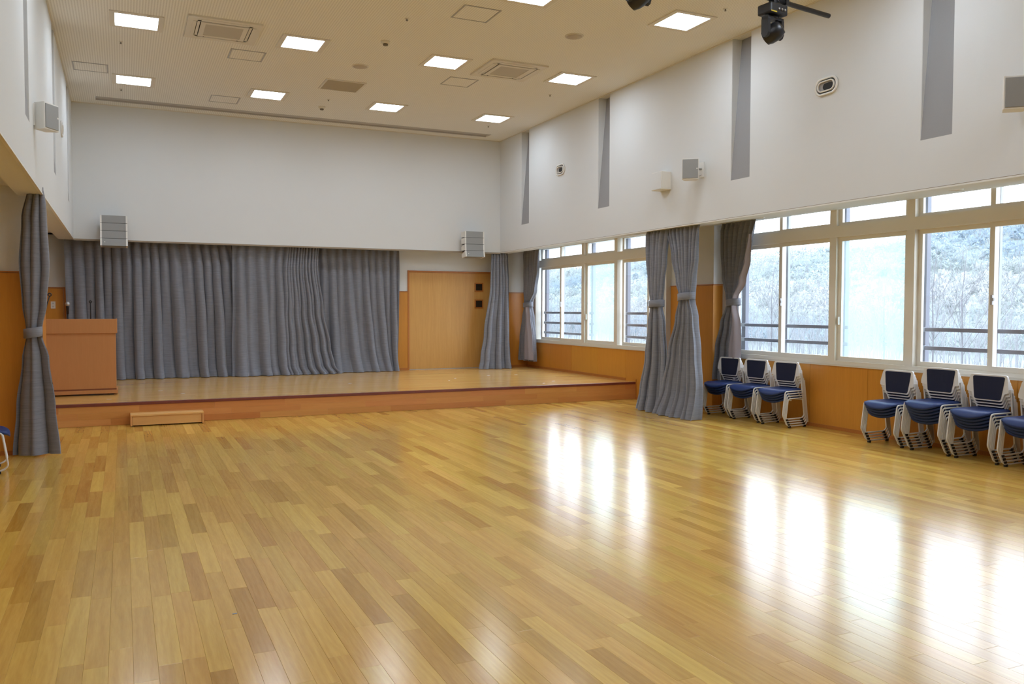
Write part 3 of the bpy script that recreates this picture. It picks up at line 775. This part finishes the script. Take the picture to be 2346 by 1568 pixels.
def W2(u, k):
    # loose at one side, pleats bunched towards the trailing edge, fanning out lower down
    a, b = .34-.02*k, .64-.10*k
    return u/a*b if u < a else b+(u-a)/(1-a)*(1-b)
def W3(u, k):
    # pleats drift towards the outer edge and gather there near the floor
    return u+(.20*k*k)*math.sin(PI*u)*(u**.8)
curtain('stage_curtain', 'widest section of the grey pleated stage curtain, behind the lectern', (-.87, YC), (1, 0),
        [(ZTOP, 0, 2.66, .035, 0), (2.2, .0, 2.72, .060, 0), (1.2, .0, 2.77, .085, 0), (.5, .02, 2.78, .09, .02), (HS+.004, .03, 2.80, .095, .05)], 17, 3, None, SG, puddle=.07, warp=W1)
curtain('stage_curtain', 'middle section of grey stage curtain, its bunched edge trailing aside', (1.80, YC-.07), (1, 0),
        [(ZTOP, 0, 1.55, .028, 0), (2.3, .0, 1.53, .045, 0), (1.5, .0, 1.62, .06, .02), (.8, -.02, 1.74, .07, .05), (.45, -.02, 1.80, .075, .08), (HS+.004, -.03, 1.90, .085, .12)], 17, 11, None, SG, puddle=.08, warp=W2)
curtain('stage_curtain', 'section of the grey stage curtain nearest the wooden door', (3.12, YC+.07), (1, 0),
        [(ZTOP, 0, 1.84, .03, -.01), (2.2, .03, 1.84, .05, 0), (1.2, .02, 1.83, .07, 0), (.5, 0, 1.80, .075, .03), (HS+.004, 0, 1.79, .085, .06)], 12, 23, None, SG, puddle=.10, warp=W3)
curtain('side_curtain', 'narrow untied grey curtain standing on the stage beside the door', (6.82, 15.74), (1, 0),
        [(ZTOP, 0, .37, .035, 0), (2.0, -.02, .40, .05, 0), (1.0, -.14, .43, .065, 0), (.5, -.22, .45, .075, .01), (HS+.004, -.27, .47, .08, .02)], 6, 31, None, None, puddle=.05)
WG = 'tied window curtains'
curtain('window_curtain', 'short tied grey curtain in the corner of the far window', (7.62, 15.98), (0, -1),
        [(ZF, .08, .84, .035, 0), (2.3, .12, .80, .05, 0), (1.9, .14, .68, .05, 0), (1.62, .18, .46, .05, 0), (1.57, .18, .45, .05, 0), (1.35, .12, .52, .06, 0), (.9, .0, .62, .06, 0), (.44, -.06, .67, .06, 0)],
        6, 41, (1.60, .17, .47, .085, 0), WG, lining=[[(1.555, .33, .44), (1.35, .30, .50), (.9, .27, .60), (.47, .25, .64)]])
curtain('window_curtain', 'tied floor-length grey curtain against the far window edge', (7.10, 10.55), (0, -1),
        [(ZTOP, .02, .56, .04, 0), (2.25, .04, .50, .05, 0), (1.85, .09, .44, .055, 0), (1.62, .13, .39, .055, 0), (1.56, .13, .38, .055, 0), (1.3, .06, .46, .07, 0), (.8, -.02, .53, .075, 0), (.3, -.12, .56, .08, .02), (.006, -.15, .58, .085, .04)],
        6, 57, (1.59, .12, .40, .09, 0), WG, puddle=.04)
curtain('window_curtain', 'tied floor-length grey curtain touching the first chair stack', (7.10, 10.08), (0, -1),
        [(ZTOP, .02, .80, .035, 0), (2.25, .17, .75, .05, 0), (1.9, .29, .68, .055, 0), (1.70, .37, .64, .06, 0), (1.65, .37, .63, .06, 0), (1.4, .30, .70, .07, 0), (.9, .14, .76, .08, 0), (.4, .04, .84, .085, .02), (.006, -.03, .90, .09, .05)],
        8, 64, (1.685, .36, .65, .10, 0), WG, puddle=.10)
curtain('window_curtain', 'tied grey curtain hanging in front of the near window, behind chairs', (7.93, 9.90), (0, -1),
        [(ZF, .06, .78, .04, 0), (2.4, .08, .70, .05, 0), (2.0, .12, .58, .055, 0), (1.68, .21, .42, .055, 0), (1.58, .22, .40, .055, 0), (1.3, .10, .46, .065, 0), (.95, .0, .47, .07, 0), (.48, -.06, .48, .07, 0)],
        7, 71, (1.61, .20, .43, .085, 0), WG, lining=[[(2.55, .70, .74), (2.2, .60, .72), (1.9, .46, .62), (1.665, .36, .44)], [(1.565, .34, .42), (1.3, .33, .49), (.9, .28, .50), (.50, .26, .51)]])
curtain('window_curtain', 'tied floor-length grey curtain by the wall without windows', (-.98, 9.76), (1, 0),
        [(ZTOP+.03, .13, .27, .055, 0), (2.4, .07, .285, .07, 0), (1.95, .04, .30, .075, 0), (1.55, .06, .27, .07, 0), (1.30, .09, .225, .065, 0), (1.22, .09, .225, .065, 0), (1.0, .05, .28, .08, 0), (.5, -.01, .33, .09, 0), (.015, -.05, .37, .10, 0)],
        3, 83, (1.26, .075, .235, .10, 0), WG)

# ================================================================== STAGE FURNITURE
t = thing('lectern', 'wide orange-brown wooden lectern standing on the stage', 'lectern', (-.60, 13.10, HS))
W = .508
MB().cbox(-W+.02, W-.02, .015, .045, .09, .88, .002).build('front_panel', LECT, t)
for s in (-1, 1): MB().cbox(min(s*(W-.022), s*(W-.002)), max(s*(W-.022), s*(W-.002)), .015, .50, .05, .88, .002).build('side_panel', LECT, t)
MB().cbox(-W-.018, W+.018, -.008, .018, .87, 1.07, .003).build('apron', LECT, t)
for s in (-1, 1): MB().cbox(min(s*(W), s*(W+.018)), max(s*W, s*(W+.018)), .018, .54, .87, 1.07, .003).build('apron_side', LECT, t)
MB().box(-W, W, .018, .54, 1.02, 1.04).build('writing_top', LECT, t)
MB().box(-W+.0, W-.0, .008, .05, .072, .092).build('plinth_strip', mat('plinth_brown', lin(128, 70, 38), .5), t)
MB().cbox(-W-.018, W+.018, -.008, .52, .022, .072, .003).build('base_board', LECT, t)
for sx in (-1, 1):
    for yy in (.02, .40): MB().box(sx*(W-.06)-.03, sx*(W-.06)+.03, yy, yy+.08, 0, .022).build('foot', BLACK, t)
def mic(x, y, z, pts, label, ring=.02):
    t = thing('gooseneck_microphone', label, 'microphone', (x, y, z), 0, 'lectern microphones')
    MB().lathe([(.045, 0), (.045, .012), (.02, .02), (.001, .02)], (0, 0, 0), seg=16).build('mic_base', BLACK, t)
    MB().tube([(0, 0, .015)]+pts, .0075, 8).build('neck', BLACK, t)
    e = Vector(pts[-1]); K = 14; vs = []
    for k in range(K):
        a = 2*PI*k/K; c = Vector((math.cos(a), 0, math.sin(a)))
        for j in range(6):
            b = 2*PI*j/6; vs.append(e+Vector((0, 0, ring*.6))+c*(ring+.008*math.cos(b))+Vector((0, .010*math.sin(b), 0)))
    fs = [(k*6+j, ((k+1) % K)*6+j, ((k+1) % K)*6+(j+1) % 6, k*6+(j+1) % 6) for k in range(K) for j in range(6)]
    MB().add(vs, fs, True).build('mic_head', BLACK, t)
mic(-1.00, 13.30, HS+1.04, [(.02, 0, .10), (.05, 0, .23), (.085, 0, .355)], 'black gooseneck microphone leaning beside the switch plate', .02)
mic(-.41, 13.30, HS+1.04, [(0, 0, .12), (0, 0, .20), (0, 0, .265)], 'black upright gooseneck microphone in front of the stage curtain', .014)
t = thing('handheld_microphone', 'grey-headed microphone on short stand at the back of lectern', 'microphone', (-.70, 13.36, HS+1.04))
MB().lathe([(.05, 0), (.05, .01), (.012, .02), (.012, .10)], (0, 0, 0), seg=14).build('mic_stand', BLACK, t)
MB().lathe([(.014, .10), (.02, .20), (.022, .21)], (0, 0, 0), seg=14).build('mic_body', BLACK, t)
MB().lathe([(.02, .21), (.03, .23), (.03, .25), (.015, .27), (.001, .272)], (0, 0, 0), seg=14).build('mic_head', mat('mic_mesh', (.45, .46, .48), .35, .7), t)

t = thing('step_box', 'low wooden step box on the floor against the stage front', 'step', (.51, 11.70, 0))
MB().cbox(-.44, .44, -.005, .235, .130, .155, .003, tone=.75).build('tread', STEPW, t)
MB().box(-.415, .415, .012, .03, .014, .129, tone=.6).build('front_board', STEPW, t)
for s in (-1, 1): MB().cbox(min(s*.418, s*.44), max(s*.418, s*.44), -.004, .235, .006, .1295, .002, tone=.3).build('side_board', STEPW, t)
for sx in (-1, 1):
    for yy in (.02, .19): MB().box(sx*.42-.012, sx*.42+.012, yy, yy+.025, 0, .007).build('foot', BLACK, t)

# white tape bits on the stage and the floor
ray = lambda px, py, z: (lambda d: Vector((0, 0, CAMH))+d*((z-CAMH)/d.z))(fw+rt2*((px-1173)/FPX)-up2*((py-784)/FPX))
tp = [(368, 896, 'beside the lectern'), (419, 902, 'near the step box'), (250, 915.5, 'just in front of the lectern'), (802, 879, 'mid stage under the bunched curtain'),
      (1029, 872.5, 'front of the door, nearer the edge'), (1043, 867.5, 'front of the door, further from the edge'), (1119, 861, 'below the side curtain'),
      (1182, 859, 'behind the side curtain foot'), (1246, 878.5, 'near the stage end, closer to the nosing'), (1268, 874, 'near the stage end, further from the nosing')]
for k, (px, py, lab) in enumerate(tp):
    p = ray(px, py, HS)
    if p.y > 15.5: p = Vector((p.x*15.3/p.y, 15.3, HS))
    o = MB().box(-.03, .03, -.012, .012, 0, .001).build('tape_mark', TAPE)
    o.location = (p.x, p.y, HS+.0006); o.rotation_euler = (0, 0, [0, .5, -.3, .2, 1.2, .8, .3, 0, .6, .2][k])
    tag(o, 'white tape mark on the stage, ' + lab, 'tape', 'tape marks')
p = ray(538, 1407, 0)
o = MB().box(-.011, .011, -.007, .007, 0, .001).build('tape_mark', mat('grey_tape', (.28, .28, .28), .5)); o.location = (p.x, p.y, .0004)
tag(o, 'tiny dark grey tape scrap on the floor planks', 'tape', 'tape marks')

# ================================================================== CHAIRS
def chair_proto():
    t = thing('stacking_chair', 'proto', 'chair')
    # seat cushion, waterfall lip curved down at the middle of the front
    nx, ny = 12, 14; top = []; bot = []
    for i in range(nx+1):
        for j in range(ny+1):
            u, v = i/nx, j/ny*2-1
            wy = .205*(1-.10*(1-u)**6*0-.05*u)
            xx = -.235+.395*u
            corner = abs(v)**8
            if u < .35: xx += .05*abs(v)**5*(1-u/.35)
            yy = wy*v
            z = .398-.010*math.sin(PI*u)*(1-v*v)+.006*u
            lip = max(0, 1-u/.22)
            z -= lip*lip*(.052*(1-abs(v)**2.2)+.010)
            edge = max(abs(v)**10, 1 if False else 0)
            z -= .010*edge
            zb = .362-.012*(1-v*v)-(lip**1.2)*(.040*(1-abs(v)**2.2))
            top.append((xx, yy, z)); bot.append((xx, yy, min(zb, z-.008)))
    m = ny+1; vs = top+bot; b = len(top); fs = []
    for i in range(nx):
        for j in range(ny):
            q = (i*m+j, i*m+j+1, (i+1)*m+j+1, (i+1)*m+j); fs.append(q); fs.append(tuple(b+k for k in reversed(q)))
    rim = [i*m for i in range(nx+1)]+[nx*m+j for j in range(1, m)]+[i*m+ny for i in reversed(range(nx))]+[j for j in reversed(range(1, ny))]
    for k in range(len(rim)):
        p, q = rim[k], rim[(k+1) % len(rim)]; fs.append((p, q, b+q, b+p))
    MB().add(vs, fs, True).build('seat', BLUE, t)
    # back shell and pad
    def shell(lv, x0, th, curv, ny=10):
        fr = []; bk = []
        for z, wd in lv:
            for j in range(ny+1):
                y = (j/ny*2-1)*wd; x = x0+(z-.475)*.10-curv*(y/.2)**2
                fr.append((x, y, z)); bk.append((x+th, y, z))
        m = ny+1; n = len(lv); b = len(fr); fs = []
        for i in range(n-1):
            for j in range(ny):
                q = (i*m+j, i*m+j+1, (i+1)*m+j+1, (i+1)*m+j); fs += [q, tuple(b+k for k in reversed(q))]
        rim = [i*m for i in range(n)]+[(n-1)*m+j for j in range(1, m)]+[i*m+ny for i in reversed(range(n-1))]+[j for j in reversed(range(1, ny))]
        for k in range(len(rim)):
            p, q = rim[k], rim[(k+1) % len(rim)]; fs.append((p, q, b+q, b+p))
        return MB().add(vs := fr+bk, fs, False)
    bs = shell([(.475, .125), (.478, .140), (.486, .150), (.51, .160), (.555, .174), (.560, .205), (.566, .216), (.60, .219), (.66, .208), (.715, .196), (.728, .189), (.735, .176)], .098, .020, .022).build('backrest', SHELL, t)
    shell([(.489, .115), (.492, .128), (.502, .138), (.60, .153), (.705, .166), (.714, .163), (.719, .152)], .091, .012, .022).build('back_pad', NAVY, bs)
    # bent tube side frames and flat uprights, glides on the runners
    for s in (-1, 1):
        y = s*.218
        pth = fillet([(.135, y, .374), (-.165, y, .374), (-.212, y, .062), (-.150, y, .0225), (.165, y, .0225), (.205, y, .07)], .034, 5)
        f = MB().tube(pth, .0085, 8).build('side_frame', WHITE2, t)
        for gx in (-.135, .150): MB().cbox(gx-.020, gx+.020, y-.012, y+.012, 0.0, .025, .004).build('glide', BLACK, f)
        MB().prism([(.192, .060), (.219, .056), (.140, .60), (.113, .60)], 'Y', y-.007, y+.007).build('upright', WHITE2, t)
    MB().tube([(.10, -.21, .352), (.10, .21, .352)], .008, 8).tube([(-.10, -.21, .352), (-.10, .21, .352)], .008, 8).build('seat_rail', WHITE2, t)
    return t
proto = chair_proto()
first = [True]
def place(loc, rz, label, group):
    if first[0]:
        first[0] = False
        proto.location = loc; proto.rotation_euler = (0, 0, rz); proto['label'] = label; proto['group'] = group
        return proto
    return dup(proto, loc, rz, label, group)
def stack(x, y, rz, n, where, group):
    names = {4: ['bottom', 'second', 'third', 'top'], 5: ['bottom', 'second', 'third', 'fourth', 'top'], 6: ['bottom', 'second', 'third', 'fourth', 'fifth', 'top']}[n]
    for k in range(n):
        d = -.019*k
        lab = 'blue white-framed stacking chair, ' + (names[k] if k in (0, n-1) else names[k]+' from the floor') + ' of ' + where
        place((x+d*math.cos(rz), y+d*math.sin(rz), .0312*k), rz, lab, group)
GA, GB = 'chair stacks near the tied curtains', 'chair stacks under the near window'
stack(7.78, 9.52, .10, 4, 'stack touching tied curtain', GA)
stack(7.78, 8.97, .10, 4, 'middle stack by the pier', GA)
stack(7.79, 8.41, .12, 4, 'stack ending the group by pier', GA)
stack(7.82, 6.70, .02, 4, 'stack beside bare wall panel', GB)
stack(7.82, 6.13, .02, 6, 'tallest stack', GB)
stack(7.82, 5.60, .02, 5, 'stack beyond tallest one', GB)
stack(7.82, 5.07, .02, 4, 'stack cut by picture edge', GB)
place((-1.20, 9.02, 0), PI+.12, 'blue white-framed chair by the tied curtain of wall without windows', 'chairs by the wall without windows')

# ================================================================== OUTSIDE
def railing(x, y0, y1, ym, zs, label):
    t = thing('window_railing', label, 'railing', (x, 0, 0), 0, 'railings outside the windows')
    MB().box(-.03, .03, y1-.10, y1-.02, .3, 2.95).build('main_post', RAIL, t)
    MB().box(-.02, .02, ym-.025, ym+.025, .3, 2.95).build('slim_post', POSTP, t)
    MB().box(-.03, .03, y0+.02, y0+.08, .3, 2.95).build('end_post', RAIL, t)
    for z in zs:
        r = MB().cbox(-.055, -.03, y0-.05, y1+.05, z-.022, z+.022, .004).build('rail', RAIL, t)
        MB().box(-.06, -.03, y1-.11, y1-.01, z-.026, z+.026).box(-.06, -.03, ym-.035, ym+.035, z-.026, z+.026).build('rail_sleeve', POSTP, r)
railing(8.32, 7.86, 9.85, 8.93, (1.285, 1.075, .865), 'grey outdoor railing behind the tied curtain of near window')
railing(8.32, 4.70, 6.80, 5.86, (1.285, 1.075, .865), 'grey outdoor railing seen above the tall chair stacks')
railing(8.06, 13.70, 15.72, 14.92, (1.44, 1.235, 1.03, .82), 'grey outdoor railing at the stage corner of far window')
railing(8.06, 11.20, 12.62, 11.9, (1.44, 1.235, 1.03, .82), 'grey outdoor railing beside the tied curtain pair')

GND = -3.2
from mathutils import noise as mn
def hill_z(x, y):
    e = max(0, min(1, (x-70)/130)); e = e*e*(3-2*e)
    ridge = 20+7*mn.noise(Vector((y*.011+3.1, 1.7, 0)))+5*mn.noise(Vector((y*.035, 8.3, 0)))
    return GND+e*(ridge+3.2)+.8*mn.noise(Vector((x*.05, y*.05, 2)))*e
nx, ny = 46, 90; vs = []
for i in range(nx+1):
    for j in range(ny+1):
        x = 9+(i/nx)**1.4*250; y = -80+j/ny*520
        vs.append((x, y, hill_z(x, y)))
fs = [(i*(ny+1)+j, i*(ny+1)+j+1, (i+1)*(ny+1)+j+1, (i+1)*(ny+1)+j) for i in range(nx) for j in range(ny)]
HILLM = mat('spring_hillside', (0.19, 0.215, 0.205), 1.0, noise=0.2, nscale=.06, spec=0.0)
MB().add(vs, fs, True).build('terrain', HILLM, kind='structure')
# wooded slope: too many crowns to count
mb = MB(); r2 = random.Random(5)
for k in range(7500):
    x = r2.uniform(76, 215); y = r2.uniform(.30*x-18, 2.6*x)
    z = hill_z(x, y); q = r2.uniform(.9, 2.0); h = q*r2.uniform(.9, 1.5)
    tone = min(1, max(0, .5+.75*mn.noise(Vector((x*.022, y*.022, 5)))+r2.gauss(0, .07)))
    vs = []
    for n_ in range(30):
        a, b = r2.uniform(0, 6.28), r2.uniform(-.2, 1.45); rr = r2.uniform(.35, 1)**.5
        c = Vector((x+q*rr*math.cos(a)*math.cos(b), y+q*rr*math.sin(a)*math.cos(b), z+.3*h+h*1.1*rr*math.sin(b)))
        e = r2.uniform(.22, .48)*(.7+x/250)
        for _ in range(3): vs.append((c.x+r2.uniform(-e, e), c.y+r2.uniform(-e, e), c.z+r2.uniform(-e, e)))
    mb.add(vs, [(i_, i_+1, i_+2) for i_ in range(0, 90, 3)], False, tone)
fm = bpy.data.materials.new('mixed_spring_crowns_hazed'); N, L, P = nodes(fm)
at = N.new('ShaderNodeAttribute'); at.attribute_name = 'tone'; cr = N.new('ShaderNodeValToRGB'); g_ = N.new('ShaderNodeNewGeometry'); nz_ = N.new('ShaderNodeTexNoise'); nz_.inputs['Scale'].default_value = 1.3; nz_.inputs['Detail'].default_value = 8; nz_.inputs['Roughness'].default_value = .75
L.new(g_.outputs['Position'], nz_.inputs[0])
ma_ = N.new('ShaderNodeMath'); ma_.operation = 'MULTIPLY_ADD'; ma_.inputs[1].default_value = .9; L.new(nz_.outputs[0], ma_.inputs[0])
mb_ = N.new('ShaderNodeMath'); mb_.operation = 'ADD'; mb_.inputs[1].default_value = -.45; L.new(at.outputs['Fac'], mb_.inputs[0]); L.new(mb_.outputs[0], ma_.inputs[2])
L.new(ma_.outputs[0], cr.inputs[0])
cr.color_ramp.elements[0].position = 0.15; cr.color_ramp.elements[0].color = (0.25, 0.31, 0.36, 1)  # valley haze put into these pale crown colours, no haze volume
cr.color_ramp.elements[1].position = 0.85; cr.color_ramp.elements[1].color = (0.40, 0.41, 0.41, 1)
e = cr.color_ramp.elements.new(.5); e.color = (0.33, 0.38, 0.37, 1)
L.new(cr.outputs[0], P.inputs['Base Color']); P.inputs['Roughness'].default_value = 1; P.inputs['Specular IOR Level'].default_value = 0
tl_ = N.new('ShaderNodeBsdfTranslucent'); L.new(cr.outputs[0], tl_.inputs[0]); ms_ = N.new('ShaderNodeMixShader'); ms_.inputs[0].default_value = .5
L.new(P.outputs[0], ms_.inputs[1]); L.new(tl_.outputs[0], ms_.inputs[2]); L.new(ms_.outputs[0], N['Material Output'].inputs[0])
mb.build('wooded_slope_crowns', fm, kind='stuff', label='spring woods, paled by haze in their colour, covering the hillside beyond the windows', category='woods')
# leafless thicket between the field and the slope: too many stems to count
th = MB(); r3 = random.Random(9)
for k in range(5200):
    x = r3.uniform(42, 82) if k < 1700 else r3.uniform(80, 200)
    y = r3.uniform(.35*x-16, 2.3*x); h = r3.uniform(2.5, 8.5)*(.6+.4*min(1, (x-42)/40)) if k < 1700 else r3.uniform(2.2, 4.5)
    z = hill_z(x, y)-.1
    lx, ly = r3.gauss(0, .06)*h, r3.gauss(0, .06)*h; b = r3.uniform(.018, .045)*(1 if k < 1700 else 1.5)
    th.tube([(x, y, z), (x+lx*.5, y+ly*.5, z+h*.5), (x+lx, y+ly, z+h)], [b, b*.7, b*.2], 3, cap=False)
    for c in range(4):
        t_ = r3.uniform(.3, .85); a = r3.uniform(0, 6.28); l = h*(1-t_)*.7+.3
        p = Vector((x+lx*t_, y+ly*t_, z+h*t_)); th.tube([p, p+Vector((math.cos(a)*.45, math.sin(a)*.45, .9))*l], [b*.5, b*.15], 3, cap=False)
th.build('leafless_thicket', mat('thicket_twigs', (0.24, 0.25, 0.265), .95, noise=.15, nscale=.3), kind='stuff', label='pale leafless thicket of thin stems below the wooded hillside', category='thicket')
# bare trees near the windows
BARK = mat('pale_bark', (0.12, 0.12, 0.13), .9, noise=.2, nscale=8)
def bare_tree(x, y, h, seed, label):
    r = random.Random(seed); t = thing('bare_tree', label, 'tree', (x, y, GND), 0, 'bare trees outside the near window')
    tr = MB(); br = MB()
    tr.tube([(0, 0, -.2), (.05*h*.2, 0, h*.35), (.02*h, .02*h, h*.7), (.03*h, 0, h)], [.007*h, .0055*h, .003*h, .001*h], 6)
    def grow(p, d, l, rad, lev):
        q = p+d*l; mid = p+d*l*.5+Vector((r.uniform(-1, 1), r.uniform(-1, 1), 0))*l*.06
        br.tube([p, mid, q], [rad, rad*.75, rad*.5], 4, cap=False)
        if lev:
            for _ in range(3):
                n = (d+Vector((r.uniform(-.7, .7), r.uniform(-.7, .7), r.uniform(0, .5)))).normalized()
                grow(p+d*l*r.uniform(.4, 1), n, l*r.uniform(.5, .75), rad*.55, lev-1)
    for k in range(16):
        a = r.uniform(0, 6.28); z = h*r.uniform(.3, .92)
        grow(Vector((.02*h, .01*h, z)), Vector((math.cos(a)*.5, math.sin(a)*.5, .85)).normalized(), (h-z)*.5+.4, .0022*h*(1.1-z/h), 2)
    tr.build('trunk', BARK, t); br.build('branches', BARK, t)
for k, (x, y, h) in enumerate([(33, 20.0, 6.5), (34, 25.6, 7.5), (38, 21.5, 7), (37, 29.5, 8), (40, 25.5, 7), (41, 36, 7), (39, 42, 7), (44, 31, 8), (45, 50, 8), (36, 16, 5.5)]):
    bare_tree(x, y, h, 100+k, 'thin bare spring tree standing outside the windows')
